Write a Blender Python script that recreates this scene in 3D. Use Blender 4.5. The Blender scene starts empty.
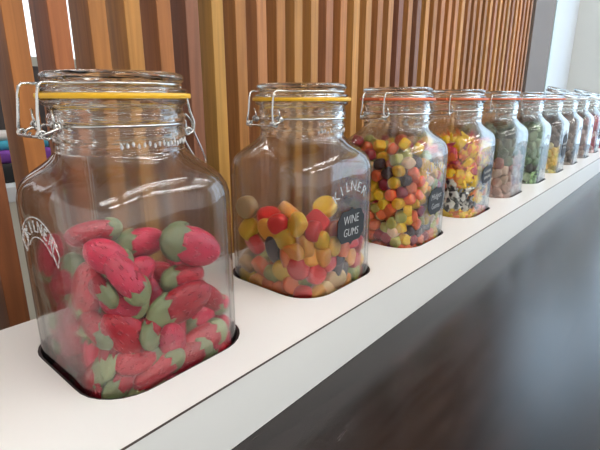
import bpy, bmesh, math, random
import numpy as np
from mathutils import Vector, Matrix

random.seed(7)
PI = math.pi
C = bpy.context.scene.collection
SC = bpy.context.scene
H = 0.21                 # eye height above the shelf top, metres
ZS = 1.01                # height of the shelf top
ZC = ZS - 0.060          # height of the counter top

# ------------------------------------------------------------------ camera
f_px, hor, row = 445.0, 126.0, math.radians(40.6)
pitch = math.atan(hor / f_px)
Hd = Vector((math.cos(row), math.sin(row), 0))
Rt = Vector((math.sin(row), -math.cos(row), 0))
Fw = Hd * math.cos(pitch) - Vector((0, 0, 1)) * math.sin(pitch)
Up = Rt.cross(Fw)
cam_d = bpy.data.cameras.new('camera'); cam = bpy.data.objects.new('camera', cam_d); C.objects.link(cam)
cam.matrix_world = Matrix(((Rt.x, Up.x, -Fw.x, 0), (Rt.y, Up.y, -Fw.y, 0), (Rt.z, Up.z, -Fw.z, ZS + H), (0, 0, 0, 1)))
cam_d.sensor_width = 36; cam_d.lens = 36 * f_px / 600; cam_d.clip_start = 0.01
SC.camera = cam

# ------------------------------------------------------------------ world, lights, exposure
w = bpy.data.worlds.new('world'); SC.world = w; w.use_nodes = True
bg = w.node_tree.nodes['Background']; bg.inputs[0].default_value = (1.0, 0.985, 0.965, 1); bg.inputs[1].default_value = 0.95
SC.view_settings.view_transform = 'Standard'; SC.view_settings.look = 'None'
SC.view_settings.gamma = 1; SC.view_settings.exposure = 0.31; SC.view_settings.use_curve_mapping = False
cy = SC.cycles
cy.use_denoising = True
cy.max_bounces = 20; cy.transmission_bounces = 14; cy.transparent_max_bounces = 96; cy.glossy_bounces = 5; cy.diffuse_bounces = 3
cy.caustics_refractive = True; cy.caustics_reflective = False; cy.sample_clamp_indirect = 6
LAMP_E = 19.0
WIN_E = 2.3

# ------------------------------------------------------------------ helpers
def lin(r, g, b):
    f = lambda c: (c / 255 / 12.92) if c / 255 <= 0.04045 else ((c / 255 + 0.055) / 1.055) ** 2.4
    return (f(r), f(g), f(b), 1.0)

def obj(name, bm, m, parent=None, smooth=False, loc=None, color=None):
    bmesh.ops.recalc_face_normals(bm, faces=bm.faces)
    me = bpy.data.meshes.new(name); bm.to_mesh(me); bm.free()
    for mm in (m if isinstance(m, (list, tuple)) else [m]): me.materials.append(mm)
    if smooth:
        for p in me.polygons: p.use_smooth = True
    o = bpy.data.objects.new(name, me); C.objects.link(o)
    if parent: o.parent = parent
    if loc: o.location = loc
    if color: o.color = color
    return o

def tag(o, label, cat, group=None):
    o['label'] = label; o['category'] = cat
    if group: o['group'] = group
    return o

def empty(name, label, cat, loc=(0, 0, 0), group=None):
    o = bpy.data.objects.new(name, None); C.objects.link(o); o.location = loc; o.empty_display_size = 0.02
    return tag(o, label, cat, group)

def box(bm, x0, x1, y0, y1, z0, z1, bev=0.0):
    vs = bmesh.ops.create_cube(bm, size=1)['verts']
    for v in vs:
        v.co = Vector((x0 + (v.co.x + .5) * (x1 - x0), y0 + (v.co.y + .5) * (y1 - y0), z0 + (v.co.z + .5) * (z1 - z0)))
    if bev:
        es = list({e for v in vs for e in v.link_edges})
        bmesh.ops.bevel(bm, geom=es, offset=bev, segments=2, affect='EDGES', profile=0.6)
    return bm

def B(*a, **k): return box(bmesh.new(), *a, **k)

def struct(name, bm, m):
    o = obj(name, bm, m); o['kind'] = 'structure'; return o

def skin(bm, loops, cap0=True, cap1=True, mat=None):
    vl = [[bm.verts.new(p) for p in L] for L in loops]
    n = len(loops[0])
    for i in range(len(vl) - 1):
        for j in range(n):
            fc = bm.faces.new((vl[i][j], vl[i][(j + 1) % n], vl[i + 1][(j + 1) % n], vl[i + 1][j]))
            if mat: fc.material_index = mat(i)
    if cap0: bm.faces.new(vl[0][::-1])
    if cap1: bm.faces.new(vl[-1])
    return bm

def tube(bm, pts, r, sides=8, closed=False):
    pts = [Vector(p) for p in pts]; n = len(pts); loops = []
    up = Vector((0.123, 0.31, 0.94)).normalized()
    for i, p in enumerate(pts):
        a = pts[(i - 1) % n] if (closed or i > 0) else p
        b = pts[(i + 1) % n] if (closed or i < n - 1) else p
        t = (b - a).normalized()
        s = t.cross(up)
        if s.length < 1e-3: s = t.orthogonal()
        s.normalize(); up = s.cross(t).normalized()
        loops.append([p + (s * math.cos(2 * PI * k / sides) + up * math.sin(2 * PI * k / sides)) * r for k in range(sides)])
    if closed: loops.append(loops[0]); skin(bm, loops, False, False); bmesh.ops.remove_doubles(bm, verts=bm.verts, dist=1e-6)
    else: skin(bm, loops)
    return bm

def smoothpts(P, k=5):
    P = [Vector(p) for p in P]; out = []
    for i in range(len(P) - 1):
        p0 = P[max(i - 1, 0)]; p1 = P[i]; p2 = P[i + 1]; p3 = P[min(i + 2, len(P) - 1)]
        for s in range(k):
            t = s / k
            out.append(0.5 * ((2 * p1) + (p2 - p0) * t + (2 * p0 - 5 * p1 + 4 * p2 - p3) * t * t + (3 * p1 - p0 - 3 * p2 + p3) * t ** 3))
    out.append(P[-1]); return out

def rsq(a, r, th):
    """radius at angle th of a square of half-size a with corner radius r"""
    c, s = abs(math.cos(th)), abs(math.sin(th))
    if s > c: c, s = s, c
    if a * s / c <= a - r: return a / c
    k = a - r
    return k * (c + s) + math.sqrt(max(0, k * k * (c + s) ** 2 - 2 * k * k + r * r))

NL = 96
def loop(z, a, r=None, n=NL, sc=H):
    r = a if r is None else min(r, a)
    return [(rsq(a, r, 2 * PI * j / n) * math.cos(2 * PI * j / n) * sc, rsq(a, r, 2 * PI * j / n) * math.sin(2 * PI * j / n) * sc, z * sc) for j in range(n)]

# ------------------------------------------------------------------ materials
def mat(name):
    m = bpy.data.materials.new(name); m.use_nodes = True
    return m, m.node_tree.nodes, m.node_tree.links, m.node_tree.nodes['Principled BSDF']

def plain(name, col, rough=0.5, metal=0.0, bump=0.0, bscale=200, var=0.0, vscale=8, spec=0.5):
    m, N, L, p = mat(name)
    p.inputs['Base Color'].default_value = col; p.inputs['Roughness'].default_value = rough; p.inputs['Metallic'].default_value = metal
    p.inputs['Specular IOR Level'].default_value = spec
    tc = N.new('ShaderNodeTexCoord')
    nz = N.new('ShaderNodeTexNoise'); nz.inputs['Scale'].default_value = vscale; L.new(tc.outputs['Object'], nz.inputs['Vector'])
    hs = N.new('ShaderNodeHueSaturation'); hs.inputs['Color'].default_value = col
    mr = N.new('ShaderNodeMapRange'); mr.inputs[3].default_value = 1 - var; mr.inputs[4].default_value = 1 + var
    L.new(nz.outputs[0], mr.inputs[0]); L.new(mr.outputs[0], hs.inputs['Value']); L.new(hs.outputs[0], p.inputs['Base Color'])
    if bump:
        n2 = N.new('ShaderNodeTexNoise'); n2.inputs['Scale'].default_value = bscale; L.new(tc.outputs['Object'], n2.inputs['Vector'])
        bp = N.new('ShaderNodeBump'); bp.inputs['Strength'].default_value = bump; bp.inputs['Distance'].default_value = 0.001
        L.new(n2.outputs[0], bp.inputs['Height']); L.new(bp.outputs[0], p.inputs['Normal'])
    return m

def thin_glass():
    """Wall glass: clear, tinted by the path through it, mirror part by the Schlick law."""
    m, N, L, p = mat('jar_wall_glass'); N.remove(p)
    out = N['Material Output']
    geo = N.new('ShaderNodeNewGeometry'); tc = N.new('ShaderNodeTexCoord')
    nz = N.new('ShaderNodeTexNoise'); nz.inputs['Scale'].default_value = 22; nz.inputs['Detail'].default_value = 1.5
    L.new(tc.outputs['Object'], nz.inputs['Vector'])
    bp = N.new('ShaderNodeBump'); bp.inputs['Strength'].default_value = 0.35; bp.inputs['Distance'].default_value = 0.004
    L.new(nz.outputs[0], bp.inputs['Height'])
    dt = N.new('ShaderNodeVectorMath'); dt.operation = 'DOT_PRODUCT'
    L.new(geo.outputs['Incoming'], dt.inputs[0]); L.new(bp.outputs[0], dt.inputs[1])
    def M(op, a, b=None, clamp=False):
        n = N.new('ShaderNodeMath'); n.operation = op; n.use_clamp = clamp
        for i, v in enumerate((a, b)):
            if v is None: continue
            if isinstance(v, (int, float)): n.inputs[i].default_value = v
            else: L.new(v, n.inputs[i])
        return n.outputs[0]
    c = M('ABSOLUTE', dt.outputs['Value'])
    fr = M('ADD', M('MULTIPLY', M('POWER', M('SUBTRACT', 1.0, c, True), 5.0), 0.96), 0.062, True)
    path = M('DIVIDE', 1.0, M('MAXIMUM', c, 0.12))
    comb = N.new('ShaderNodeCombineColor')
    for k, a in enumerate((0.964, 0.968, 0.966)): L.new(M('POWER', a, path), comb.inputs[k])
    tr = N.new('ShaderNodeBsdfTransparent'); L.new(comb.outputs[0], tr.inputs[0])
    gl = N.new('ShaderNodeBsdfGlossy'); gl.inputs['Roughness'].default_value = 0.05; L.new(bp.outputs[0], gl.inputs['Normal'])
    rf = N.new('ShaderNodeBsdfRefraction'); rf.inputs['IOR'].default_value = 1.03; rf.inputs['Roughness'].default_value = 0.16
    L.new(comb.outputs[0], rf.inputs[0]); L.new(bp.outputs[0], rf.inputs['Normal'])
    m0 = N.new('ShaderNodeMixShader'); m0.inputs[0].default_value = 0.38; L.new(tr.outputs[0], m0.inputs[1]); L.new(rf.outputs[0], m0.inputs[2])
    mx = N.new('ShaderNodeMixShader'); L.new(fr, mx.inputs[0]); L.new(m0.outputs[0], mx.inputs[1]); L.new(gl.outputs[0], mx.inputs[2])
    L.new(mx.outputs[0], out.inputs[0])
    return m

def thick_glass():
    m, N, L, p = mat('heavy_glass')
    p.inputs['Base Color'].default_value = (0.95, 0.97, 0.95, 1); p.inputs['Roughness'].default_value = 0.02
    p.inputs['Transmission Weight'].default_value = 1.0; p.inputs['IOR'].default_value = 1.45
    tc = N.new('ShaderNodeTexCoord'); nz = N.new('ShaderNodeTexNoise'); nz.inputs['Scale'].default_value = 1
    mp = N.new('ShaderNodeMapping'); mp.inputs['Scale'].default_value = (18, 18, 260); L.new(tc.outputs['Object'], mp.inputs['Vector']); L.new(mp.outputs[0], nz.inputs['Vector'])
    bp = N.new('ShaderNodeBump'); bp.inputs['Strength'].default_value = 0.5; bp.inputs['Distance'].default_value = 0.0025
    L.new(nz.outputs[0], bp.inputs['Height']); L.new(bp.outputs[0], p.inputs['Normal'])
    return m

def etched():
    m, N, L, p = mat('raised_glass')
    p.inputs['Base Color'].default_value = (0.9, 0.91, 0.9, 1); p.inputs['Roughness'].default_value = 0.15
    tr = N.new('ShaderNodeBsdfTransparent'); mx = N.new('ShaderNodeMixShader')
    tc = N.new('ShaderNodeTexCoord'); nz = N.new('ShaderNodeTexNoise'); nz.inputs['Scale'].default_value = 400
    L.new(tc.outputs['Object'], nz.inputs['Vector'])
    mr = N.new('ShaderNodeMapRange'); mr.inputs[1].default_value = 0.3; mr.inputs[2].default_value = 0.7
    mr.inputs[3].default_value = 0.2; mr.inputs[4].default_value = 0.6
    L.new(nz.outputs[0], mr.inputs[0]); L.new(mr.outputs[0], mx.inputs[0])
    L.new(tr.outputs[0], mx.inputs[1]); L.new(p.outputs[0], mx.inputs[2]); L.new(mx.outputs[0], N['Material Output'].inputs[0])
    return m

def candy(name, rough=0.4, sss=0.35, bump=0.3, bscale=500, seeds=False, colvar=0.12):
    """colour comes from the object's own colour"""
    m, N, L, p = mat(name)
    oi = N.new('ShaderNodeObjectInfo'); tc = N.new('ShaderNodeTexCoord')
    nz = N.new('ShaderNodeTexNoise'); nz.inputs['Scale'].default_value = 90
    L.new(tc.outputs['Object'], nz.inputs['Vector'])
    mr = N.new('ShaderNodeMapRange'); mr.inputs[3].default_value = 1 - colvar * 1.6; mr.inputs[4].default_value = 1 + colvar * 1.6
    L.new(nz.outputs[0], mr.inputs[0])
    hs = N.new('ShaderNodeHueSaturation'); L.new(oi.outputs['Color'], hs.inputs['Color']); L.new(mr.outputs[0], hs.inputs['Value'])
    L.new(hs.outputs[0], p.inputs['Base Color'])
    p.inputs['Roughness'].default_value = rough
    p.inputs['Subsurface Weight'].default_value = sss; p.inputs['Subsurface Radius'].default_value = (1, 0.45, 0.3); p.inputs['Subsurface Scale'].default_value = 0.006
    bp = N.new('ShaderNodeBump'); bp.inputs['Strength'].default_value = bump; bp.inputs['Distance'].default_value = 0.0014 if seeds else 0.0012
    if seeds:
        mp = N.new('ShaderNodeMapping'); mp.inputs['Scale'].default_value = (0.55, 1.5, 1.0); L.new(tc.outputs['Object'], mp.inputs['Vector'])
        vo = N.new('ShaderNodeTexVoronoi'); vo.inputs['Scale'].default_value = 330; L.new(mp.outputs[0], vo.inputs['Vector'])
        m2 = N.new('ShaderNodeMapRange'); m2.inputs[1].default_value = 0.08; m2.inputs[2].default_value = 0.34; m2.inputs[3].default_value = 1; m2.inputs[4].default_value = 0
        L.new(vo.outputs['Distance'], m2.inputs[0]); L.new(m2.outputs[0], bp.inputs['Height'])
        m3 = N.new('ShaderNodeMath'); m3.operation = 'MULTIPLY'; m3.inputs[1].default_value = 0.3; L.new(m2.outputs[0], m3.inputs[0])
        mc = N.new('ShaderNodeMixRGB'); L.new(m3.outputs[0], mc.inputs[0]); L.new(hs.outputs[0], mc.inputs[1]); mc.inputs[2].default_value = lin(240, 130, 140)  # glints on the raised seeds, painted into the colour as lighter pink
        L.new(mc.outputs[0], p.inputs['Base Color'])
    else:
        n2 = N.new('ShaderNodeTexNoise'); n2.inputs['Scale'].default_value = bscale; L.new(tc.outputs['Object'], n2.inputs['Vector'])
        L.new(n2.outputs[0], bp.inputs['Height'])
    L.new(bp.outputs[0], p.inputs['Normal'])
    return m

def striped_wrap(name, c1, c2, scale=60, rough=0.3):
    m, N, L, p = mat(name)
    tc = N.new('ShaderNodeTexCoord'); nz = N.new('ShaderNodeTexNoise'); nz.inputs['Scale'].default_value = scale; nz.inputs['Detail'].default_value = 1
    L.new(tc.outputs['Object'], nz.inputs['Vector'])
    cr = N.new('ShaderNodeValToRGB'); cr.color_ramp.elements[0].position = 0.46; cr.color_ramp.elements[0].color = c1
    cr.color_ramp.elements[1].position = 0.54; cr.color_ramp.elements[1].color = c2
    L.new(nz.outputs[0], cr.inputs[0]); L.new(cr.outputs[0], p.inputs['Base Color']); p.inputs['Roughness'].default_value = rough
    n2 = N.new('ShaderNodeTexNoise'); n2.inputs['Scale'].default_value = 260; L.new(tc.outputs['Object'], n2.inputs['Vector'])
    bp = N.new('ShaderNodeBump'); bp.inputs['Strength'].default_value = 0.6; bp.inputs['Distance'].default_value = 0.001
    L.new(n2.outputs[0], bp.inputs['Height']); L.new(bp.outputs[0], p.inputs['Normal'])
    return m

def slat_wood():
    m, N, L, p = mat('slat_wood')
    oi = N.new('ShaderNodeObjectInfo'); tc = N.new('ShaderNodeTexCoord')
    mp = N.new('ShaderNodeMapping'); mp.inputs['Scale'].default_value = (1, 1, 0.045); L.new(tc.outputs['Object'], mp.inputs['Vector'])
    rnd = N.new('ShaderNodeVectorMath'); rnd.operation = 'ADD'; L.new(mp.outputs[0], rnd.inputs[0]); L.new(oi.outputs['Random'], rnd.inputs[1])
    nz = N.new('ShaderNodeTexNoise'); nz.inputs['Scale'].default_value = 130; nz.inputs['Detail'].default_value = 4; nz.inputs['Distortion'].default_value = 0.6
    L.new(rnd.outputs[0], nz.inputs['Vector'])
    mr = N.new('ShaderNodeMapRange'); mr.inputs[1].default_value = 0.25; mr.inputs[2].default_value = 0.75; mr.inputs[3].default_value = 0.72; mr.inputs[4].default_value = 1.22
    L.new(nz.outputs[0], mr.inputs[0])
    hs = N.new('ShaderNodeHueSaturation'); L.new(oi.outputs['Color'], hs.inputs['Color']); L.new(mr.outputs[0], hs.inputs['Value'])
    L.new(hs.outputs[0], p.inputs['Base Color']); p.inputs['Roughness'].default_value = 0.55
    p.inputs['Specular IOR Level'].default_value = 0.3
    return m

def dark_counter():
    m, N, L, p = mat('dark_wood_laminate')
    tc = N.new('ShaderNodeTexCoord'); mp = N.new('ShaderNodeMapping'); mp.inputs['Scale'].default_value = (0.10, 1, 1)
    mp.inputs['Rotation'].default_value = (0, 0, math.radians(4)); L.new(tc.outputs['Object'], mp.inputs['Vector'])
    nz = N.new('ShaderNodeTexNoise'); nz.inputs['Scale'].default_value = 75; nz.inputs['Detail'].default_value = 6; nz.inputs['Distortion'].default_value = 1.2
    L.new(mp.outputs[0], nz.inputs['Vector'])
    cr = N.new('ShaderNodeValToRGB'); cr.color_ramp.elements[0].position = 0.35; cr.color_ramp.elements[0].color = lin(22, 17, 17)
    cr.color_ramp.elements[1].position = 0.68; cr.color_ramp.elements[1].color = lin(44, 37, 36)
    L.new(nz.outputs[0], cr.inputs[0]); L.new(cr.outputs[0], p.inputs['Base Color'])
    p.inputs['Roughness'].default_value = 0.24; p.inputs['Specular IOR Level'].default_value = 0.5
    bp = N.new('ShaderNodeBump'); bp.inputs['Strength'].default_value = 0.07; bp.inputs['Distance'].default_value = 0.0004
    L.new(nz.outputs[0], bp.inputs['Height']); L.new(bp.outputs[0], p.inputs['Normal'])
    return m

def emit(name, col, s):
    m, N, L, p = mat(name); p.inputs['Base Color'].default_value = (0.8, 0.8, 0.8, 1)
    p.inputs['Emission Color'].default_value = col; p.inputs['Emission Strength'].default_value = s
    return m

M_thin, M_thick, M_etch = thin_glass(), thick_glass(), etched()
M_wire = plain('bail_wire', (0.56, 0.55, 0.53, 1), 0.16, 1.0)
M_gy = plain('yellow_rubber', lin(224, 172, 26), 0.45, var=0.05)
M_go = plain('orange_rubber', lin(214, 104, 62), 0.5, var=0.05)
M_gw = plain('pale_rubber', lin(215, 205, 195), 0.5, var=0.05)
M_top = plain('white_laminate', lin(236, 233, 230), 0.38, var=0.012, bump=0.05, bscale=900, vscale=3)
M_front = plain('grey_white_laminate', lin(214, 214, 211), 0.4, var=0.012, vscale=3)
M_seam = plain('dark_seam', lin(70, 60, 55), 0.6)
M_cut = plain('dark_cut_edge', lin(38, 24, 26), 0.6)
M_counter = dark_counter()
M_slat = slat_wood()
M_grey = plain('grey_brown_board', lin(106, 95, 88), 0.6, var=0.05)
M_white = plain('white_paint', lin(206, 212, 218), 0.5, var=0.02, vscale=1)
M_wall = plain('off_white_paint', lin(206, 207, 203), 0.7, var=0.02, vscale=1)
M_back = plain('back_wall_paint', lin(200, 200, 190), 0.7, var=0.03, vscale=1)
M_floor = plain('grey_beige_floor', lin(150, 142, 130), 0.55, var=0.06, vscale=2)
M_ceil = plain('ceiling_tile', lin(225, 225, 222), 0.8, var=0.02)
M_black = plain('chalkboard_black', lin(30, 32, 36), 0.65, var=0.15, vscale=60)
M_chalk = plain('chalk', lin(188, 190, 190), 0.9, var=0.1, vscale=400)
M_gum = candy('gum_candy', 0.33, 0.75, 0.25, 450)
M_straw = candy('strawberry_candy', 0.3, 0.35, 0.9, seeds=True)
M_leaf = candy('strawberry_leaf_candy', 0.4, 0.4, 0.5, 260)
M_dull = candy('sugar_candy', 0.6, 0.2, 0.6, 700)

# ------------------------------------------------------------------ the room
X_END = 3.3
struct('floor', B(-3, X_END + .1, -4, 5.1, -0.1, 0), M_floor)
struct('ceiling', B(-3, X_END + .1, -4, 5.1, 2.9, 3.0), M_ceil)
# back wall with window openings seen through the slats
YB = 5.0
struct('wall_back', B(-3, X_END, YB, YB + .1, 0, 1.62), M_back)
bm = B(-3, X_END, YB, YB + .1, 2.6, 2.9)
for x0 in (-3, -0.15, 1.15, 2.45): box(bm, x0, x0 + .12, YB, YB + .1, 1.62, 2.6)
struct('trim_1', bm, M_white)
M_day = emit('daylight_pane', (0.82, 0.9, 1.0, 1), 1.0)
struct('window_1', B(-3, X_END, YB + .04, YB + .06, 1.62, 2.6), M_day)
# right wall with a tall window beside the counter
YS = 0.60            # front plane of the slats
bm = B(X_END, X_END + .1, 0.76, YB, 0, 2.9)
box(bm, X_END, X_END + .1, 0.30, 0.76, 0, 2.1)
box(bm, X_END, X_END + .1, -4, -2.4, 0, 2.9); box(bm, X_END, X_END + .1, -2.4, 0.30, 0, 0.7); box(bm, X_END, X_END + .1, -2.4, 0.30, 2.5, 2.9)
struct('wall_right', bm, M_wall)
M_day2 = emit('daylight_window_pane', (0.52, 0.76, 1.0, 1), WIN_E)
bm = B(X_END + .04, X_END + .06, -2.4, 0.30, 0.7, 2.5)
struct('window_2', bm, M_day2)
struct('window_3', B(X_END + .04, X_END + .06, 0.301, 0.62, 2.1, 2.9), M_day2)
struct('window_4', B(2.95, X_END, YS + .06, YS + .08, 2.1, 2.9), M_day2)
bm = bmesh.new()
for y in (-2.4, -1.5, -0.6, 0.26): box(bm, X_END - .01, X_END + .07, y, y + .04, 0.7, 2.5)
box(bm, X_END - .01, X_END + .07, -2.4, .3, 0.66, 0.7); box(bm, X_END - .01, X_END + .07, -2.4, .3, 2.5, 2.54)
struct('trim_2', bm, M_white)
# flush grey panel and white return at the end of the slats
struct('trim_3', B(3.79 * YS + .004, 4.36 * YS, YS, YS + .12, 0, 2.9, bev=.002), M_grey)
struct('wall_front', box(B(4.36 * YS + .002, X_END, YS + .03, YS + .15, 0, 2.1), 4.36 * YS + .002, 2.95, YS + .03, YS + .15, 2.1001, 2.9), M_white)
struct('trim_4', B(4.36 * YS + .002, 4.45 * YS, YS - .004, YS + .03, 0, 2.9), plain('pale_cyan_trim', lin(196, 212, 216), 0.4))

# ------------------------------------------------------------------ counter
cn = empty('counter', 'long dark brown wood grain counter running beside the white shelf', 'counter', (0, 0, 0))
obj('worktop', B(-0.9, X_END - .02, -0.75, 0.50, ZC - .04, ZC, bev=.002), M_counter, cn)
obj('base_cabinet', B(-0.85, X_END - .05, -0.6, 0.46, 0, ZC - .0401), M_grey, cn)

# ------------------------------------------------------------------ shelf with the cut-outs
NJ = 11
X0, DX, Y0 = 0.87 * H, 1.07 * H, 1.65 * H
SY0, SY1, SX0, SX1 = 1.107 * H, 2.19 * H, -0.45, X_END - .03
HA, HR = 0.353 * H, 0.188 * H
sh = empty('display_shelf', 'raised white laminate shelf with rounded square cut-outs holding the jars', 'shelf')
def hole(n, cx, a, r):
    return [(cx + rsq(a, r, 2 * PI * j / n) * math.cos(2 * PI * j / n), Y0 + rsq(a, r, 2 * PI * j / n) * math.sin(2 * PI * j / n)) for j in range(n)]
bm = bmesh.new()
edges = []
def ring(pts, z):
    vs = [bm.verts.new((x, y, z)) for x, y in pts]
    return [bm.edges.new((vs[i], vs[(i + 1) % len(vs)])) for i in range(len(vs))]
edges += ring([(SX0, SY0 + .0012), (SX1, SY0 + .0012), (SX1, SY1), (SX0, SY1)], ZS)
holes = [hole(64, X0 + n * DX, HA, HR) for n in range(NJ)]
for h in holes: edges += ring(h, ZS)
bmesh.ops.triangle_fill(bm, use_beauty=True, use_dissolve=False, edges=edges)
g = bmesh.ops.extrude_face_region(bm, geom=list(bm.faces))
for v in [e for e in g['geom'] if isinstance(e, bmesh.types.BMVert)]: v.co.z -= 0.016
obj('top_board', bm, M_top, sh)
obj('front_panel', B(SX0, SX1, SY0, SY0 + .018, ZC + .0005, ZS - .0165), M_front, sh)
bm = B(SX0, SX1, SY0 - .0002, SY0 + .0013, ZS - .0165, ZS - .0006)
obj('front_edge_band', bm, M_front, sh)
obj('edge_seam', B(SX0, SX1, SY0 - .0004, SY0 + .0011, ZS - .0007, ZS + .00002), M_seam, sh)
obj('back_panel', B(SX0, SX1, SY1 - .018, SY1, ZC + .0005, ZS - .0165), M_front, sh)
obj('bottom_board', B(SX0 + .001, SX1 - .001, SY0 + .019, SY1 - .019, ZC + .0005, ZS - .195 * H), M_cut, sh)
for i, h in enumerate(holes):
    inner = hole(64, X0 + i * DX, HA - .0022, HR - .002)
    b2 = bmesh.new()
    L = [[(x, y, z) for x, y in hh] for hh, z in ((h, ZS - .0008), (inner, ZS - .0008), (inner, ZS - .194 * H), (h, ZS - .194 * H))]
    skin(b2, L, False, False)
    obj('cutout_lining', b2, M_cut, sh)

# ------------------------------------------------------------------ slatted screen
scr = empty('slatted_screen', 'tall screen of upright wooden slats in mixed brown tones behind the jars', 'screen', (0, YS, 0))
tones = [(176, 110, 62), (168, 98, 66), (196, 130, 74), (206, 148, 84), (186, 118, 72), (140, 92, 84), (222, 172, 96), (192, 132, 78), (196, 134, 96), (176, 120, 70), (208, 152, 90),
         (204, 148, 88), (172, 116, 92), (180, 120, 76), (212, 158, 94), (204, 150, 94), (168, 114, 76), (206, 148, 100), (124, 82, 80), (190, 132, 84), (132, 92, 88)]
side = [(190, 140, 80)]
bm0 = None
for k in range(-4, 42):
    xr = (0.361 + 0.0818 * k) * YS; xl = xr - 0.0385 * YS
    t = tones[k] if 0 <= k < len(tones) else (132, 74, 50) if k < 0 else random.choice(tones[:4] + tones[6:18])
    b = B(-0.0385 * YS, 0, 0, 0.093 * YS, 0, 2.88, bev=.0012)
    if bm0 is None:
        o = obj('slat', b, M_slat, scr); bm0 = o
    else:
        b.free(); o = bm0.copy(); C.objects.link(o)
    o.location = (xr, 0, 0.002); j = random.uniform(.92, 1.06)
    j *= .87
    t = [c * .78 + v * .22 for c, v in zip(t, (178, 116, 70))]
    o.color = lin(min(255, t[0] * j), t[1] * j * .99, t[2] * j * .86)
obj('top_rail', B(-0.2, 3.79 * YS, 0.0, .06, 2.8825, 2.8995), M_grey, scr)

# ------------------------------------------------------------------ things behind the screen
tb = empty('display_table', 'white topped table glimpsed through the gap between the slats', 'table', (0, 0, 0))
obj('tabletop', B(0.2, 2.4, 2.62, 3.6, 0.70, 0.78, bev=.004), M_white, tb)
obj('front_panel', B(0.22, 2.38, 2.64, 2.66, 0.0, 0.6995), M_back, tb)
for x in (0.26, 2.34):
    for y in (2.70, 3.5): obj('leg', B(x - .03, x + .03, y - .03, y + .03, 0, 0.70), M_grey, tb)
for i, (x, y, z, wd, dp, hh, c, l) in enumerate([
        (0.86, 2.95, .78, .42, .40, .10, (30, 30, 34), 'black folded cloth at the bottom of the pile on the far table'),
        (0.86, 2.97, .88, .38, .36, .07, (112, 60, 150), 'purple folded cloth in the pile on the far table'),
        (0.86, 2.98, .95, .36, .34, .05, (60, 150, 175), 'teal folded cloth in the pile on the far table'),
        (0.86, 2.99, 1.0, .34, .32, .04, (196, 190, 188), 'light grey folded cloth on top of the pile on the far table'),
        (0.90, 2.68, .78, .10, .06, .06, (150, 175, 60), 'small lime green pouch at the front edge of the far table')]):
    b = B(-wd / 2, wd / 2, -dp / 2, dp / 2, 0, hh, bev=min(hh, .04) * .45)
    o = obj('folded_cloth' if i < 4 else 'pouch', b, plain('cloth_%s' % ('abcde'[i]), lin(*c), .9, bump=.5, bscale=120, var=.1), smooth=True, loc=(x, y, z + .0005))
    tag(o, l, 'cloth' if i < 4 else 'pouch', None)
cb = empty('cupboard', 'dark brown cupboard standing against the far wall behind the slats', 'cupboard', (0, 0, 0))
obj('cabinet_body', B(-0.2, 3.22, 4.5, 4.95, 0, 1.50, bev=.005), plain('dark_cupboard', lin(52, 44, 44), .5, var=.1), cb)
for i in range(5): obj('door', B(-0.17 + i * .675, .48 + i * .675, 4.48, 4.499, 0.06, 1.46, bev=.003), plain('dark_door', lin(60, 52, 52), .5, var=.1), cb)

# ------------------------------------------------------------------ ceiling lamps
M_tube = emit('lamp_tube', (1.0, 0.975, 0.925, 1), LAMP_E)
M_case = plain('lamp_case', lin(220, 220, 220), .4)
fx = [(-0.6, -0.9), (0.9, -0.9), (2.4, -0.9), (-0.6, -2.4), (0.9, -2.4), (2.4, -2.4), (0.2, 2.3), (2.0, 2.3)]
for i, (x, y) in enumerate(fx):
    t = empty('ceiling_light', 'white ceiling fixture with three strip tubes above the counter' if y < 0 else 'white ceiling fixture with three strip tubes behind the slats', 'lamp', (x, y, 2.85), 'ceiling strip lights in front' if y < 0 else 'ceiling strip lights behind')
    obj('lamp_housing', B(-.62, .62, -.3, .3, .02, .05), M_case, t)
    for k in (-.2, 0, .2):
        obj('tube', tube(bmesh.new(), [(-.58, k, 0), (.58, k, 0)], .02, 10), M_tube, t, True)

# ------------------------------------------------------------------ text
def text_mesh(s, size, depth=0.0004, shear=0.0, off=0.0):
    cu = bpy.data.curves.new('lettering', 'FONT'); cu.body = s; cu.size = size; cu.extrude = depth; cu.shear = shear
    cu.align_x = 'CENTER'; cu.align_y = 'CENTER'; cu.resolution_u = 3; cu.offset = off
    o = bpy.data.objects.new('lettering', cu); C.objects.link(o)
    bpy.context.view_layer.update()
    me = bpy.data.meshes.new_from_object(o.evaluated_get(bpy.context.evaluated_depsgraph_get()))
    bm = bmesh.new(); bm.from_mesh(me)
    bpy.data.objects.remove(o); bpy.data.curves.remove(cu); bpy.data.meshes.remove(me)
    return bm

def merge(dst, src, M):
    me = bpy.data.meshes.new('tmp'); src.to_mesh(me); src.free(); me.transform(M)
    dst.from_mesh(me); bpy.data.meshes.remove(me)

FACE = {'front': Matrix(((1, 0, 0, 0), (0, 0, -1, 0), (0, 1, 0, 0), (0, 0, 0, 1))),
        'left': Matrix(((0, 0, -1, 0), (-1, 0, 0, 0), (0, 1, 0, 0), (0, 0, 0, 1)))}

def outline_strip(bm, pts, wdt, depth, closed=True):
    n = len(pts)
    for i in range(n if closed else n - 1):
        a = Vector(pts[i]); b = Vector(pts[(i + 1) % n]); d = (b - a).normalized(); s = Vector((-d.y, d.x)) * wdt / 2
        vs = [bm.verts.new((p.x, p.y, z)) for z in (0, depth) for p in (a + s, b + s, b - s, a - s)]
        for q in ((0, 1, 2, 3), (7, 6, 5, 4), (0, 4, 5, 1), (1, 5, 6, 2), (2, 6, 7, 3), (3, 7, 4, 0)): bm.faces.new([vs[j] for j in q])

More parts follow.
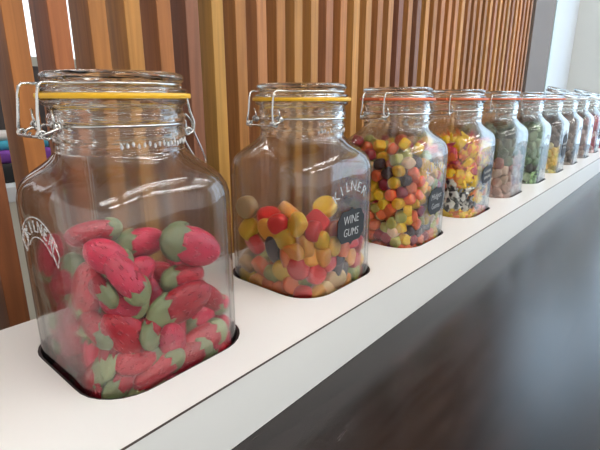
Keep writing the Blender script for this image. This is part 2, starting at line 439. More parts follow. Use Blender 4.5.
def emblem(lines=True):
    """the maker's name on an arch with ribbon tails"""
    bm = bmesh.new()
    word = 'KILNER'; R = 0.040
    for i, ch in enumerate(word):
        a = math.radians(38 - i * 15.2)
        c = Matrix.Translation((-R * math.sin(a), R * math.cos(a) - R, 0)) @ Matrix.Rotation(a, 4, 'Z')
        merge(bm, text_mesh(ch, 0.0150, 0.0004, off=-0.00015), c)
    for rr in (R + .0085, R - .0085) if lines else ():
        outline_strip(bm, [(-rr * math.sin(math.radians(t)), rr * math.cos(math.radians(t)) - R) for t in range(-50, 51, 5)], .0007, .0006, False)
    for s in (-1, 1) if lines else ():
        a = math.radians(54) * s
        cx, cy_ = R * math.sin(a), R * math.cos(a) - R
        outline_strip(bm, [(cx + x, cy_ + y) for x, y in ((0, .0095), (.0065, 0), (0, -.0105), (-.0065, 0))], .0009, .0006)
    return bm

# ------------------------------------------------------------------ jar meshes
prof_out = [(-.175, .05, .05), (-.188, .20, .14), (-.188, .27, .16), (-.182, .30, .17), (-.165, .326, .175), (-.13, .335, .178), (0, .338, .18), (.3, .338, .18), (.58, .338, .18),
            (.63, .337, .180), (.665, .331, .184), (.695, .320, .192), (.718, .305, .203), (.738, .288, .214), (.757, .270, .224), (.776, .254, .232), (.792, .244, .238),
            (.805, .236, None), (.83, .235, None), (.845, .235, None), (.853, .241, None), (.862, .2425, None), (.872, .241, None), (.879, .236, None), (.893, .2355, None), (.905, .236, None), (.912, .243, None),
            (.922, .2455, None), (.932, .243, None), (.94, .238, None), (.960, .238, None), (.968, .250, None), (.975, .256, None), (.985, .256, None), (.989, .250, None)]
prof_in = [(.989, .222, None), (.98, .217, None), (.94, .215, None), (.80, .217, None), (.775, .228, .225), (.755, .245, .215), (.732, .268, .205), (.71, .289, .19), (.682, .307, .175), (.655, .316, .166), (.60, .321, .163),
           (.3, .321, .162), (-.10, .321, .162), (-.135, .312, .155), (-.152, .27, .14), (-.155, .05, .05)]
P = prof_out + prof_in
bm = bmesh.new()
loops = [loop(z, a, r) for z, a, r in P]
def zmat(i):
    return 1 if (P[i][0] + P[i + 1][0]) / 2 > 0.80 else 0
skin(bm, loops, True, True, zmat)
jar_o = obj('jar_body', bm, [M_thin, M_thick], smooth=True); jar_me = jar_o.data; bpy.data.objects.remove(jar_o)

pl = [(1.007, .05), (1.0072, .250), (1.010, .2575), (1.017, .258), (1.023, .252), (1.028, .232), (1.036, .226), (1.043, .230), (1.048, .243), (1.056, .2475), (1.068, .247), (1.076, .240), (1.079, .228), (1.072, .215), (1.069, .05)]
# underside dome: a shallow recess
bm = bmesh.new()
up = [(1.058, .05), (1.055, .17), (1.045, .198), (1.020, .207), (1.009, .209), (1.0071, .213)] + pl[1:]
skin(bm, [loop(z, a) for z, a in up], True, True)
lid_o = obj('lid', bm, M_thick, smooth=True); lid_me = lid_o.data; bpy.data.objects.remove(lid_o)

def ring_mesh(z0, z1, r0, r1, tabs=False):
    bm = bmesh.new()
    L = [loop(z0, r0), loop(z0, r1), loop((z0 + z1) / 2, r1 + .002), loop(z1, r1), loop(z1, r0), loop(z0, r0)]
    skin(bm, L, False, False); bmesh.ops.remove_doubles(bm, verts=bm.verts, dist=1e-6)
    if tabs: box(bm, -(r1 + .035) * H, -(r1 - .01) * H, -.035 * H, .02 * H, z0 * H, z1 * H, bev=.0008)
    return bm
ga = obj('rubber_seal', ring_mesh(.9895, 1.0065, .216, .269), M_gy, smooth=False); seal_me = ga.data; bpy.data.objects.remove(ga)
seal_me.materials.clear()
ga = obj('rubber_seal', ring_mesh(.9895, 1.0065, .216, .269, True), M_go, smooth=False); tab_me = ga.data; bpy.data.objects.remove(ga); tab_me.materials.clear()

WR = 0.0011
def arc(r, a0, a1, z, n=40):
    return [(r * math.cos(math.radians(a0 + (a1 - a0) * i / n)) * H, r * math.sin(math.radians(a0 + (a1 - a0) * i / n)) * H, z * H) for i in range(n + 1)]
def S(*p): return [(x * H, y * H, z * H) for x, y, z in p]
def coil(bm, c, r, axis='y', turns=3, wr=WR):
    pts = []
    for i in range(turns * 12 + 1):
        a = 2 * PI * i / 12; u = (i / 12 - turns / 2) * wr * 2.1
        p = {'y': (r * math.cos(a), u, r * math.sin(a)), 'x': (u, r * math.cos(a), r * math.sin(a))}[axis]
        pts.append((c[0] * H + p[0], c[1] * H + p[1], c[2] * H + p[2]))
    tube(bm, pts, wr, 6)
# bail over the lid: round the groove, out to the hinge side (-x) and down
ZL = 1.037
def bail():
    bm = bmesh.new()
    for s in (1, -1):
        d = .100 if s > 0 else -.070
        a0 = math.degrees(math.asin(d / .236)); a0 = 180 - a0 if s > 0 else -180 - a0
        ar = arc(.236, a0, 0 if s > 0 else 0, ZL, 44)
        out = S((-.262, d, ZL + .002), (-.284, d, ZL), (-.294, d, ZL - .010), (-.300, d, 1.0), (-.308, d, .94), (-.312, d * 1.08, .895), (-.306, d * 1.1, .868), (-.288, d * 1.1, .862), (-.276, d * 1.05, .876))
        tube(bm, out[::-1] + ar[1:], WR, 8)
    tube(bm, smoothpts(S((.232, .0, ZL), (.262, .03, ZL - .004), (.278, .0, ZL - .012), (.262, -.03, ZL - .004), (.234, -.02, ZL)), 4), WR, 8)
    return bm
def neck_wire():
    bm = bmesh.new()
    tube(bm, arc(.2415, 0, 360, .900, 72)[:-1], WR, 8, True)
    pts = S((-.225, .105, .900), (-.258, .112, .894), (-.296, .114, .880), (-.316, .090, .872), (-.318, .015, .870), (-.316, -.060, .872), (-.296, -.086, .880), (-.258, -.084, .894), (-.230, -.078, .900))
    tube(bm, smoothpts(pts, 4), WR, 8)
    for d in (.100, -.070):
        coil(bm, (-.306, d, .878), .0022, 'y', 2)
        coil(bm, (-.256, d, .899), .0028, 'x', 2)
        tube(bm, smoothpts(S((-.262, d - .01, .90), (-.268, d - .012, .93), (-.262, d + .004, .952)), 4), WR * .8, 6)
    return bm
def lever():
    bm = bmesh.new()
    for d in (.055, -.055):
        tube(bm, smoothpts(S((.262, d * .5, ZL - .004), (.272, d, .99), (.285, d, .94), (.300, d * 1.05, .895), (.296, d, .86), (.270, d, .850), (.262, d, .875), (.258, d, .905)), 4), WR, 8)
        coil(bm, (.262, d, .860), .0028)
    tube(bm, smoothpts(S((.262, .05, .93), (.29, .052, .90), (.30, .05, .86), (.345, .045, .77), (.372, .03, .722), (.378, 0, .715), (.372, -.03, .722), (.345, -.045, .77), (.30, -.05, .86), (.29, -.052, .90), (.262, -.05, .93)), 4), WR * .85, 8)
    return bm
def mk(name, bm, m, smooth=True):
    o = obj(name, bm, m, smooth=smooth); me = o.data; bpy.data.objects.remove(o); return me
bail_me, neck_me, lever_me = mk('lid_bail', bail(), M_wire), mk('neck_wire', neck_wire(), M_wire), mk('closing_lever', lever(), M_wire)
emb = emblem(); emb_me = mk('raised_emblem', emb, M_etch, False); emb2_me = mk('raised_emblem', emblem(False), M_etch, False)
bm = bmesh.new()
for i in range(26):
    a = math.radians(-118 + i * 4.6)
    r = .2375 * H
    M4 = Matrix.Translation((r * math.cos(a), r * math.sin(a), (.832 + .004 * (i % 3)) * H)) @ Matrix.Rotation(a, 4, 'Z') @ Matrix.Diagonal((.0008, .0013, .0022, 1))
    bmesh.ops.create_icosphere(bm, subdivisions=1, radius=1, matrix=M4)
knurl_me = mk('raised_neck_beads', bm, M_etch)

def plaque(wd, ht, kind=0):
    """black board label with notched corners"""
    bm = bmesh.new(); a, b = wd / 2, ht / 2; n = .18 * min(wd, ht)
    pts = []
    def q(sx, sy):
        c = [(a, b - 1.7 * n), (a * .97, b - 1.3 * n), (a - n * .55, b - n * 1.0), (a - n * .8, b - n * .6), (a - 1.2 * n, b - .08 * n), (a - 1.8 * n, b)]
        return [(sx * x, sy * y) for x, y in c]
    tp = [(.26 * a, b), (.12 * a, b + .10 * n), (0, b + .55 * n), (-.12 * a, b + .10 * n), (-.26 * a, b)]
    pts = q(1, 1) + tp + q(-1, 1)[::-1] + q(-1, -1) + [(-x, -y) for x, y in tp] + q(1, -1)[::-1]
    lo = [[(x, y, z) for x, y in pts] for z in (0, .0006)]
    skin(bm, lo); bmesh.ops.triangulate(bm, faces=[f for f in bm.faces if len(f.verts) > 4]); return bm

# ------------------------------------------------------------------ jar builder
jars = ['nearest glass clip-top jar with yellow seal, filled with pink and green strawberry gummies',
        'glass clip-top jar with yellow seal and black label, half full of wine gums',
        'clip-top jar with orange seal, black label and small round and square gem sweets',
        'glass clip-top jar with orange seal, full of yellow and black-and-white wrapped sweets',
        'glass clip-top jar with dark green sweets above pale pink ones',
        'glass clip-top jar holding bright green and dark striped sweets',
        'glass clip-top jar of yellow sweets topped with dark ones, with an oval black label',
        'glass jar of grey-brown sweets with its lid tipped open, beside the yellow sweets',
        'glass clip-top jar of speckled pinkish grey sweets between two tipped-open lids',
        'glass jar of pink and red sweets with its lid tipped open',
        'farthest glass clip-top jar, pink sweets, cut by the edge of the picture']
def child(name, me, parent, M=None, label=None):
    o = bpy.data.objects.new(name, me); C.objects.link(o); o.parent = parent
    if M is not None: o.matrix_local = M
    if label: o['label'] = label
    return o
seals = {}
for nm, m in (('y', M_gy), ('o', M_go), ('w', M_gw)):
    me = (tab_me if nm == 'o' else seal_me).copy(); me.materials.append(m); seals[nm] = me
jar_roots = []
for n in range(NJ):
    x = X0 + n * DX
    t = empty('clip_top_jar', jars[n], 'jar', (x, Y0, ZS + (.0002 if n else .0002)), 'glass clip-top jars on the shelf')
    t.rotation_euler.z = math.radians([0, 0, 0, 1.0, -1, .6, -.5, .8, 0, -.6, .4][n])
    if n == 0: t.scale = (1, 1, 1.012)
    child('jar_body', jar_me, t)
    child('rubber_seal', seals['yyooooowwww'[n]], t, label=['yellow rubber seal', 'yellow rubber seal'][n] if n < 2 else ('orange rubber seal' if n < 7 else None))
    Ml = None
    if n in (7, 9):
        piv = Vector((0, -.25 * H, 1.003 * H))
        Ml = Matrix.Translation(piv) @ Matrix.Rotation(math.radians(15), 4, 'X') @ Matrix.Translation(-piv)
    child('lid', lid_me, t, Ml)
    child('lid_bail', bail_me, t, Ml); child('neck_wire', neck_me, t); child('closing_lever', lever_me, t)
    child('raised_neck_beads', knurl_me, t)
    a = .3385 * H
    if n == 0:
        child('raised_emblem', emb_me, t, Matrix.Translation((-a, .001, .563 * H)) @ FACE['left'] @ Matrix.Scale(.88, 4))
    else:
        child('raised_emblem', emb2_me, t, Matrix.Translation((.001, -a, .552 * H)) @ FACE['front'] @ Matrix.Scale(1.1, 4))
    lab = {1: (.053, .037, .0035, .0700, ['WINE', 'GUMS']), 2: (.051, .038, .0075, .0600, ['Midget', 'Gems']), 3: (.055, .030, .006, .0735, None), 6: (.048, .066, .004, .076, None), 9: (.048, .050, .004, .078, None)}.get(n)
    if lab:
        wd, ht, lx, lz, txt = lab
        base = Matrix.Translation((lx, -a - .0002, lz)) @ FACE['front'] @ Matrix.Rotation(math.radians({1: -1.5, 2: 2, 3: 4}.get(n, 0)), 4, 'Z')
        po = child('chalk_label', mk('chalk_label', plaque(wd, ht), M_black, False), t, base, 'small black chalkboard label')
        b = bmesh.new()
        if txt:
            for r_, s in enumerate(txt):
                merge(b, text_mesh(s, (.0145 if n == 1 else .0135) * (1 - .06 * r_), .0001, 0.12, -.00022), Matrix.Translation((random.uniform(-.001, .001), (.0075 - r_ * .0150), .0008)) @ Matrix.Rotation(math.radians(2 - 3 * r_), 4, 'Z') @ Matrix.Diagonal((.82 if n == 1 else .95, 1, 1, 1)))
        else:
            for r_ in range(2):
                pts = [(-.018 + i * .0012, (.005 - r_ * .010) + .0032 * math.sin(i * 1.7 + r_) * (1 if i % 5 else .2), 0.0009) for i in range(30)]
                tube(b, pts, .00035, 4)
        child('chalk_writing', mk('chalk_writing', b, M_chalk, False), po)
    jar_roots.append(t)

# ------------------------------------------------------------------ sweets: shapes
def puck(outl, t, dome=.06, edge=.6):
    """a moulded sweet: outline swept through rounded shoulders"""
    bm = bmesh.new(); L = []
    zs = [(-.5, .62), (-.5, .80), (-.42, .93), (-.22, 1.0), (.15, 1.0), (.36, .93), (.47, .80), (.5 + dome * .5, .55), (.5 + dome, .25)]
    for z, s in zs: L.append([(x * s ** edge, y * s ** edge, z * t) for x, y in outl])
    skin(bm, L); return bm
def superell(a, b, p, n=20, jit=0):
    out = []
    for i in range(n):
        th = 2 * PI * i / n; c, s = math.cos(th), math.sin(th)
        out.append((a * abs(c) ** (2 / p) * (1 if c > 0 else -1) * (1 + jit * math.sin(3 * th)), b * abs(s) ** (2 / p) * (1 if s > 0 else -1)))
    return out
def straw_body():
    bm = bmesh.new(); Lh, W, T = .042, .0122, .0082; L = []
    n = 18
    for i in range(15):
        u = i / 14
        wv = math.sqrt(max(0.0, 1 - (1 - u / .62) ** 2)) if u < .62 else 1 - .16 * ((u - .62) / .38) ** 1.5
        wv = max(wv, .10)
        x = Lh * (.5 - u * .78)
        L.append([(x, W * wv * math.cos(2 * PI * j / n), T * (wv ** .6) * math.sin(2 * PI * j / n) * (.75 if math.sin(2 * PI * j / n) < 0 else 1)) for j in range(n)])
    skin(bm, L); return bm
def straw_leaf():
    bm = bmesh.new(); Lh, W, T = .042, .0122, .0082; L = []; n = 24
    for i, (u, s) in enumerate([(.72, .80), (.72, .95), (.76, 1.0), (.82, .95), (.90, .84), (.97, .64), (1.02, .38), (1.04, .15)]):
        row_ = []
        for j in range(n):
            a = 2 * PI * j / n; rf = 1 + (.07 if i < 4 else .06) * math.cos(7 * a + .6 * math.sin(2 * a))
            x = Lh * (.5 - u * (1.0)) + (.0024 * math.cos(7 * a + .6 * math.sin(2 * a)) if i < 3 else 0)
            row_.append((x, W * s * rf * math.cos(a), T * s * rf * math.sin(a) * .88))
        L.append(row_)
    skin(bm, L); return bm
def wrapped(a, b, t):
    """oblong sweet in a twisted paper wrapper"""
    bm = bmesh.new(); n = 20; L = []
    for x, s, r in ((-1.75, 1.15, .30), (-1.5, .95, .32), (-1.15, .30, .6), (-.98, .75, .9), (-.85, 1, 1), (0, 1.03, 1.04), (.85, 1, 1), (.98, .75, .9), (1.15, .30, .6), (1.5, .95, .32), (1.75, 1.15, .30)):
        ro = []
        for j in range(n):
            c, s_ = math.cos(2 * PI * j / n), math.sin(2 * PI * j / n)
            e = 2 / 3.4
            y = b * s * abs(c) ** e * (1 if c > 0 else -1); z = t / 2 * r * (s if abs(x) < 1.2 else .5) * abs(s_) ** e * (1 if s_ > 0 else -1)
            if abs(x) > 1.3: z += .0012 * math.sin(j * 2.6)
            ro.append((x * a, y, z))
        L.append(ro)
    skin(bm, L); return bm

straw_me = mk('gummy_body', straw_body(), M_straw); leaf_me = mk('green_top', straw_leaf(), M_leaf)
G_me = [mk('wine_gum', puck(superell(.0112, .0112, 2.0), .0125), M_gum), mk('wine_gum', puck(superell(.0150, .0092, 2.3), .0120), M_gum),
        mk('wine_gum', puck(superell(.0135, .0115, 1.35), .0115), M_gum), mk('wine_gum', puck(superell(.0105, .0100, 4.0), .0125), M_gum)]
MG_me = [mk('midget_gem', puck(superell(.0090, .0090, 2.0, 16), .0125), M_gum), mk('midget_gem', puck(superell(.0084, .0080, 5.0, 16), .0130), M_gum), mk('midget_gem', puck(superell(.0098, .0086, 1.6, 16), .0120), M_gum)]
M_wy = striped_wrap('yellow_wrapper', lin(244, 196, 22), lin(238, 130, 60), 70)
M_wyy = striped_wrap('plain_yellow_wrapper', lin(246, 200, 20), lin(250, 205, 30), 40)
M_wo = striped_wrap('orange_pink_wrapper', lin(236, 120, 60), lin(196, 60, 84), 80)
M_wb = striped_wrap('black_white_wrapper', lin(38, 38, 40), lin(225, 222, 215), 75)
W_me = [mk('wrapped_sweet', wrapped(.0118, .0098, .0120), m) for m in (M_wy, M_wyy, M_wb, M_wo)]
D_me = [mk('sugared_sweet', puck(superell(.0138, .0100, 2.4, 14), .0125), M_dull), mk('sugared_sweet', puck(superell(.0110, .0110, 3.0, 14), .0130), M_dull)]
M_stripe = striped_wrap('green_dark_stripes', lin(60, 82, 52), lin(150, 186, 120), 120, .45)
S_me = [mk('striped_mint', puck(superell(.0150, .0092, 2.2, 14), .0135), M_stripe)]

# ------------------------------------------------------------------ sweets: settling into the jar
AI = .317 * H; RI = .162 * H; ZF = -.15 * H
def settle(N, r, seed, wall, pins=None, iters=130, squash=.88):
    """loose balls dropped into the jar until they rest; pins stay where they are"""
    rg = np.random.default_rng(seed)
    n0 = 0 if pins is None else len(pins)
    a = AI - wall
    lay = max(1, int((2 * a / (2 * r)) ** 2))
    Pq = np.zeros((N, 3)); Pq[:, :2] = rg.uniform(-a, a, (N, 2)); Pq[:, 2] = ZF + r + (np.arange(N) // lay) * (1.7 if N < 300 else 1.3) * r + rg.uniform(0, r, N)
    fix = np.zeros(N, bool)
    if n0:
        Pq[:n0] = np.array(pins)[:, :3]; fix[:n0] = True
    D = 2 * r * (squash if N < 300 else .96)
    for it in range(iters):
        Pq[~fix, 2] -= (.10 if N < 300 else .15) * r if it < iters - 25 else .02 * r
        for _ in range(2):
            d = Pq[:, None, :] - Pq[None]; dist = np.sqrt((d ** 2).sum(-1)) + 1e-9
            ov = np.clip(D - dist, 0, None); np.fill_diagonal(ov, 0)
            mv = (d / dist[..., None] * ov[..., None] * .42).sum(1)
            mv = np.clip(mv, -.5 * r, .5 * r)
            Pq[~fix] += mv[~fix]
            xy = Pq[:, :2]; xy[~fix] = np.clip(xy[~fix], -a, a)
            tp = np.interp(Pq[:, 2], [.60 * H, .68 * H, .78 * H], [1, .93, .68])[:, None]
            xy[~fix] = np.clip(xy, -a * tp, a * tp)[~fix]
            k = a - max(RI - wall, .005)
            cx = np.sign(xy) * k; q = xy - cx; out = (np.abs(xy) > k).all(1) & ~fix
            ln = np.sqrt((q ** 2).sum(1)); lim = a - k; sel = out & (ln > lim)
            xy[sel] = cx[sel] + q[sel] / ln[sel, None] * lim
            Pq[:, 2] = np.where(fix, Pq[:, 2], np.maximum(Pq[:, 2], ZF + .9 * r))
    return Pq, rg

def orient(p, rg, wall, r, wob=.28):
    """flat side to the glass when against it, any way up otherwise"""
    a = AI - wall; best = None
    for ax, v in (((1, 0, 0), p[0]), ((0, 1, 0), p[1])):
        if abs(v) > a - r * .9 and (best is None or abs(v) > best[1]): best = (Vector(ax) * (1 if v > 0 else -1), abs(v))
    z = best[0] if best is not None else Vector(rg.normal(size=3))
    if best is not None: z = z + Vector(rg.normal(size=3)) * wob
    z.normalize(); x = Vector(rg.normal(size=3))
    if p[2] < ZF + 1.7 * r: x.z = 0
    x = (x - z * x.dot(z)).normalized(); y = z.cross(x)
    return Matrix((x, y, z)).transposed().to_4x4()

camp = np.array([0, 0, ZS + H])
_vc = {}
def verts_of(me):
    if me.name not in _vc:
        v = np.empty(len(me.vertices) * 3); me.vertices.foreach_get('co', v); _vc[me.name] = v.reshape(-1, 3)
    return _vc[me.name]
def fit(M, Jc, meshes, gap=.0008):
    """move (and if need be shrink) a sweet until it lies wholly inside the glass"""
    V = np.concatenate([verts_of(m) for m in meshes]); A = np.array(M); Jn = np.array(Jc)
    ai = .321 * H - gap; ri = .162 * H; k = ai - ri; zf = -.152 * H + gap
    for it in range(14):
        W = V @ A[:3, :3].T + A[:3, 3] - Jn
        sh = np.zeros(3); ab = np.abs(W[:, :2])
        q = np.where(ab > k, (ab - k), 0) * np.sign(W[:, :2]); ln = np.hypot(q[:, 0], q[:, 1])
        vio = ln - ri; b = vio > 0
        if b.any():
            d = q[b] / ln[b, None] * vio[b, None]
            lo, hi = d.min(0), d.max(0); sh[:2] = -(np.minimum(lo, 0) + np.maximum(hi, 0))
        dz = zf - W[:, 2].min()
        if dz > 0: sh[2] = dz
        if not b.any() and dz <= 1e-6: break
        A[:3, 3] += sh
        if it > 3: A[:3, :3] *= .96
    return Matrix(A.tolist())
def pick(Pq, r, cx, depth=2.4):
    """which sweets show: those near the glass or near the top of the heap"""
    keep = []
    for i, p in enumerate(Pq):
        if p[2] > .715 * H: continue
        near = p[1] < -AI + depth * r + .004 or p[0] < -AI + depth * r + .004 or p[0] > AI - 1.6 * r
        nb = (np.hypot(Pq[:, 0] - p[0], Pq[:, 1] - p[1]) < 1.3 * r) & (Pq[:, 2] > p[2] + .9 * r)
        if near or nb.sum() == 0 or (nb.sum() < 2 and p[2] > Pq[:, 2].max() - 4.5 * r): keep.append(i)
    return keep

def place(p, top):
    z = (p[2] - ZF) / (top - ZF)
    hgt = 'at the bottom' if z < .22 else 'low down' if z < .42 else 'halfway up' if z < .64 else 'high up' if z < .84 else 'on top'
    a = AI - .022
    f, l, r_ = p[1] < -a, p[0] < -a, p[0] > a
    sd = 'at front left corner' if f and l else 'at front right corner' if f and r_ else 'by the front glass' if f else 'by the left glass' if l else 'by the right glass' if r_ else 'amid the heap'
    return hgt + ' ' + sd

def put(name, me, M, col, label, cat, group):
    o = bpy.data.objects.new(name, me); C.objects.link(o); o.matrix_world = M; o.color = col
    return tag(o, label, cat, group)

GREEN = (146, 152, 110)
def jit(c, rg, s=.08):
    k = .90 * (1 + rg.normal() * s)
    return lin(*[max(2, min(250, v * k)) for v in c])

# --- jar one: strawberries
pinsA = [([0.0560, -0.0480, 0.0765], [-0.0010, -0.0480, 0.1065], 'large pink strawberry gummy lying on top of the heap at right of the nearest jar'),
    ([0.0377, -0.0546, 0.0519], [-0.0197, -0.0546, 0.0425], 'big dimpled pink strawberry gummy facing front in the middle of the nearest jar'),
    ([-0.0093, -0.042, 0.0863], [-0.0422, -0.042, 0.0719], None), ([-0.0600, -0.0504, 0.1120], [-0.0353, -0.0504, 0.0895], None),
    ([-0.0614, -0.0336, 0.1183], [-0.0326, -0.0336, 0.1162], 'red strawberry gummy at the top left of the heap in the nearest jar'),
    ([-0.0525, -0.0377, 0.0929], [-0.0525, -0.0125, 0.0498], None), ([-0.0545, -0.0567, 0.0573], [-0.0251, -0.0567, 0.0193], 'deep pink strawberry gummy slanting down low in the front of the nearest jar'),
    ([-0.0522, -0.0504, 0.0747], [-0.0245, -0.0504, 0.0549], None), ([-0.0567, -0.0216, 0.0494], [-0.0567, -0.05, 0.0411], None),
    ([0.0073, -0.0567, 0.0041], [0.0489, -0.0567, 0.0073], None), ([-0.050, -0.0567, 0.0174], [-0.0166, -0.0567, 0.0153], None),
    ([-0.0567, 0.0219, 0.1027], [-0.0567, 0.0435, 0.0672], None), ([-0.0504, 0.0414, 0.0379], [-0.0504, 0.0614, 0.0699], None),
    ([0.0509, -0.042, 0.0319], [0.0227, -0.042, 0.013], None), ([0.010, -0.0294, 0.0979], [-0.0258, -0.0294, 0.101], None), ([0.0374, -0.042, 0.0636], [0.0032, -0.042, 0.0652], None)]
def strawberry(M, col, gcol, label, group):
    M = fit(M, Vector((X0, Y0, ZS)), [straw_me, leaf_me])
    o = bpy.data.objects.new('strawberry_gummy', straw_me); C.objects.link(o); o.matrix_world = M; o.color = col
    tag(o, label, 'sweet', group)
    c = bpy.data.objects.new('green_top', leaf_me); C.objects.link(c); c.parent = o; c.color = gcol; c['label'] = 'dull green leafy end'
cen = [((Vector(a) + Vector(b)) / 2) for a, b, _ in pinsA]
for c in cen:
    c.x = max(-.0535, min(.050, c.x)); c.y = max(-.0530, min(.05, c.y))
    if abs(c.x) > .044 and abs(c.y) > .044: c.x *= .93; c.y *= .93
r = .0128
Pq, rg = settle(150, r, 3, .0090, [tuple(c) for c in cen])
J = Vector((X0, Y0, ZS))
ks = set(pick(Pq, r, X0, 3.2)); topA = Pq[:, 2].max()
for i, p in enumerate(Pq):
    red = jit((216, 48, 82) if rg.random() < .6 else (190, 28, 48), rg, .06); gr = jit(GREEN, rg, .08)
    if i < len(pinsA):
        a, b, lb = pinsA[i]; a, b = Vector(a), Vector(b); x = (a - b).normalized()
        zz = Vector((0, -1, 0)) if a.y < -.04 and abs(a.x - b.x) > .012 else Vector((-1, 0, 0))
        zz = zz + Vector(rg.normal(size=3)) * .15; zz = (zz - x * zz.dot(x)).normalized(); yy = zz.cross(x)
        s = min(1.42, max(.95, (a - b).length / .040 * 1.12)); sw = (s + 1.05) / 2 + (.12 if i < 2 else 0)
        M = Matrix.Translation(J + cen[i]) @ Matrix((x, yy, zz)).transposed().to_4x4() @ Matrix.Diagonal((s, sw, min(sw, 1.1), 1))
        strawberry(M, red, gr, lb or 'strawberry gummy %s in the nearest jar' % place(cen[i], topA), None if lb else 'strawberry gummies ' + place(cen[i], topA))
        continue
    if i not in ks: continue
    M = Matrix.Translation(J + Vector(p)) @ orient(p, rg, .0085, r) @ Matrix.Diagonal((rg.uniform(1.0, 1.16), rg.uniform(.86, 1.04), rg.uniform(.85, 1.0), 1))
    w_ = place(p, topA)
    strawberry(M, red, gr, 'strawberry gummy %s in the nearest jar' % w_, 'strawberry gummies ' + w_)

# --- jar two: wine gums
CG = dict(amber=(228, 156, 70), yellow=(236, 188, 50), red=(206, 48, 48), orange=(222, 116, 62), black=(52, 38, 48), pale=(206, 172, 124), green=(164, 160, 84))
pinsB = [(-0.0525, 0.0442, 0.084, 'pale'), (-0.0546, 0.0377, 0.0591, 'yellow'), (-0.0560, 0.0001, 0.0631, 'amber'), (-0.0525, 0.030, 0.0408, 'red'), (-0.042, 0.0157, 0.0767, 'red'),
    (-0.0560, -0.0400, 0.0773, 'yellow'), (-0.0540, -0.0500, 0.0560, 'amber'), (-0.0278, -0.0462, 0.0761, 'red'), (-0.0560, -0.0091, 0.0430, 'black'), (-0.0560, -0.0213, 0.0203, 'yellow'),
    (-0.0402, -0.0560, 0.022, 'red'), (-0.017, -0.0546, 0.0294, 'red'), (-0.0378, -0.0142, 0.0857, 'amber'), (-0.0560, -0.0441, 0.0286, 'red'), (-0.0078, -0.042, 0.0893, 'yellow'),
    (-0.0024, -0.0546, 0.0602, 'orange'), (-0.0560, 0.0162, 0.015, 'orange'), (0.0128, -0.0560, 0.009, 'black'), (-0.004, -0.0560, 0.004, 'pale'), (-0.0546, -0.0220, 0.058, 'yellow'), (0.0346, -0.0560, 0.0181, 'red')]
X1 = X0 + DX; J = Vector((X1, Y0, ZS)); r = .0106
Pq, rg = settle(205, r, 5, .0080, [q[:3] for q in pinsB]); ks = set(pick(Pq, r, X1, 3.0))
names = list(CG); pr = [.2, .2, .22, .14, .07, .12, .05]
def nm(c): return {'pale': 'pale cream', 'amber': 'amber orange'}.get(c, c)
for i, p in enumerate(Pq):
    if i >= len(pinsB) and i not in ks: continue
    c = pinsB[i][3] if i < len(pinsB) else names[rg.choice(len(names), p=pr)]
    me = G_me[1] if c == 'black' else G_me[rg.choice(4, p=[.62, .14, .10, .14])]
    M = Matrix.Translation(J + Vector(p)) @ orient(p, rg, .008, r) @ Matrix.Diagonal((1.26, 1.26, 1.0, 1) if i < len(pinsB) else (1.08, 1.08, 1.0, 1))
    w_ = place(p, Pq[:, 2].max())
    M = fit(M, J, [me])
    put('wine_gum', me, M, jit(CG[c], rg, .05), '%s wine gum %s in the second jar' % (nm(c), w_), 'sweet', '%s wine gums %s in the second jar' % (nm(c), w_))

# --- the other jars
def fill(n, N, r, seed, chooser, wall=.007, depth=2.2, cap=300, sep=None):
    cx = X0 + n * DX; J = Vector((cx, Y0, ZS)); Pq, rg = settle(N, r, seed, wall)
    ks = pick(Pq, r, cx, depth)
    W = Pq[ks] + np.array([cx, Y0, ZS]); order = np.argsort(((W - camp) ** 2).sum(1)); ks = [ks[i] for i in order]
    for q, i in enumerate(ks):
        p = Pq[i]
        me, col, nmx, what = chooser(p, rg)
        M = Matrix.Translation(J + Vector(p)) @ orient(p, rg, wall, r)
        w_ = place(p, .715 * H)
        if q < cap: M = fit(M, J, [me])
        if q < cap: put(nmx, me, M, col, what[0].replace(' inside', ' ' + w_ + ' in'), 'sweet', what[1] + ' ' + w_)

gem = dict(yellow=(234, 186, 40), orange=(228, 112, 66), green=(170, 168, 84), crimson=(150, 32, 54), black=(58, 38, 48), cream=(220, 186, 156))
gn = list(gem)
def ch3(p, rg):
    c = gn[rg.choice(6, p=[.27, .25, .11, .14, .07, .16])]
    return MG_me[rg.integers(3)], jit([v * 1.07 for v in gem[c]], rg, .05), 'midget_gem', ('small %s gem sweet inside the third jar' % c, '%s gems in the third jar' % c)
fill(2, 800, .0098, 11, ch3, .0065, 2.1)
def ch4(p, rg):
    z = p[2]; dark = (.012 < z < .050 and rg.random() < .68) or rg.random() < .05
    k = 2 if dark else int(rg.choice([0, 1, 3], p=[.36, .36, .28]))
    w_ = ['yellow-orange', 'plain yellow', 'black-and-white', 'orange-pink'][k]
    return W_me[k], (1, 1, 1, 1), 'wrapped_sweet', ('%s wrapped sweet inside the fourth jar' % w_, '%s wrapped sweets in the fourth jar' % w_)
fill(3, 400, .0120, 12, ch4, .0070, 2.2)
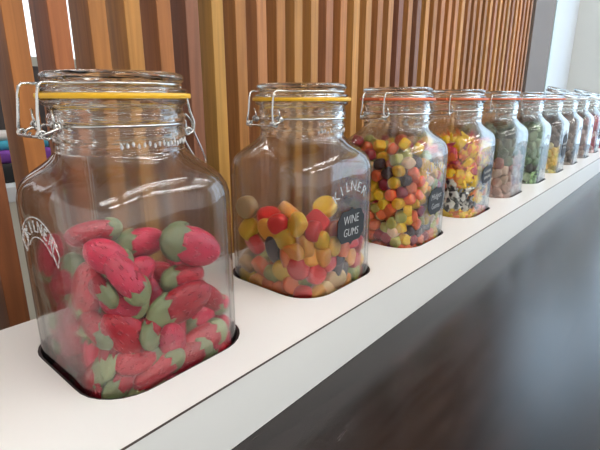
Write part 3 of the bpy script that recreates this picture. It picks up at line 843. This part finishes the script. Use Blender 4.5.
def two(lo, hi, zc, nmx, lolab, hilab, melo, mehi, jarname):
    def c(p, rg):
        low = p[2] < zc + rg.normal() * .004
        cs = lo if low else hi
        lab = lolab if low else hilab
        me = (melo if low else mehi); me = me[rg.integers(len(me))]
        return me, jit(cs[rg.integers(len(cs))], rg, .08), nmx, ('%s sweet inside %s' % (lab, jarname), '%s sweets of %s' % (lab, jarname))
    return c
fill(4, 430, .0120, 13, two([(206, 166, 150), (228, 200, 180), (180, 126, 116)], [(98, 108, 88), (122, 130, 108), (82, 90, 74)], .082, 'jelly_sweet', 'pale pink and cream', 'dark green', D_me, D_me, 'the fifth jar'), cap=200)
fill(5, 430, .0120, 14, two([(118, 150, 108), (80, 82, 76), (160, 186, 144)], [(116, 146, 108), (150, 174, 136)], .05, 'mint_sweet', 'dark and green', 'bright green', D_me + S_me, D_me, 'the sixth jar'), cap=150)
fill(6, 430, .0120, 15, two([(236, 212, 118), (232, 196, 96), (238, 226, 170)], [(96, 84, 76), (116, 100, 90)], .088, 'lemon_sweet', 'pale yellow', 'dark brown', D_me, D_me, 'the seventh jar'), cap=150)
fill(7, 430, .0120, 16, two([(122, 104, 92), (150, 130, 116), (96, 80, 72)], [(122, 104, 92), (150, 130, 116)], .06, 'toffee_sweet', 'grey-brown', 'light grey-brown', D_me, D_me, 'the eighth jar'), cap=150)
fill(8, 430, .0120, 17, two([(160, 136, 130), (190, 170, 160)], [(150, 110, 112), (182, 150, 146), (120, 100, 98)], .05, 'chewy_sweet', 'grey', 'pinkish grey', D_me, D_me, 'the ninth jar'), cap=120)
fill(9, 430, .0120, 18, two([(196, 84, 108), (230, 200, 200), (170, 60, 80)], [(186, 130, 122), (190, 90, 104)], .09, 'berry_sweet', 'pink and red', 'dusky red', D_me, D_me, 'the tenth jar'), cap=120)
fill(10, 430, .0120, 19, two([(200, 96, 126), (226, 160, 176)], [(196, 96, 126), (186, 104, 120)], .06, 'pink_sweet', 'pink', 'deep pink', D_me, D_me, 'the farthest jar'), cap=120)
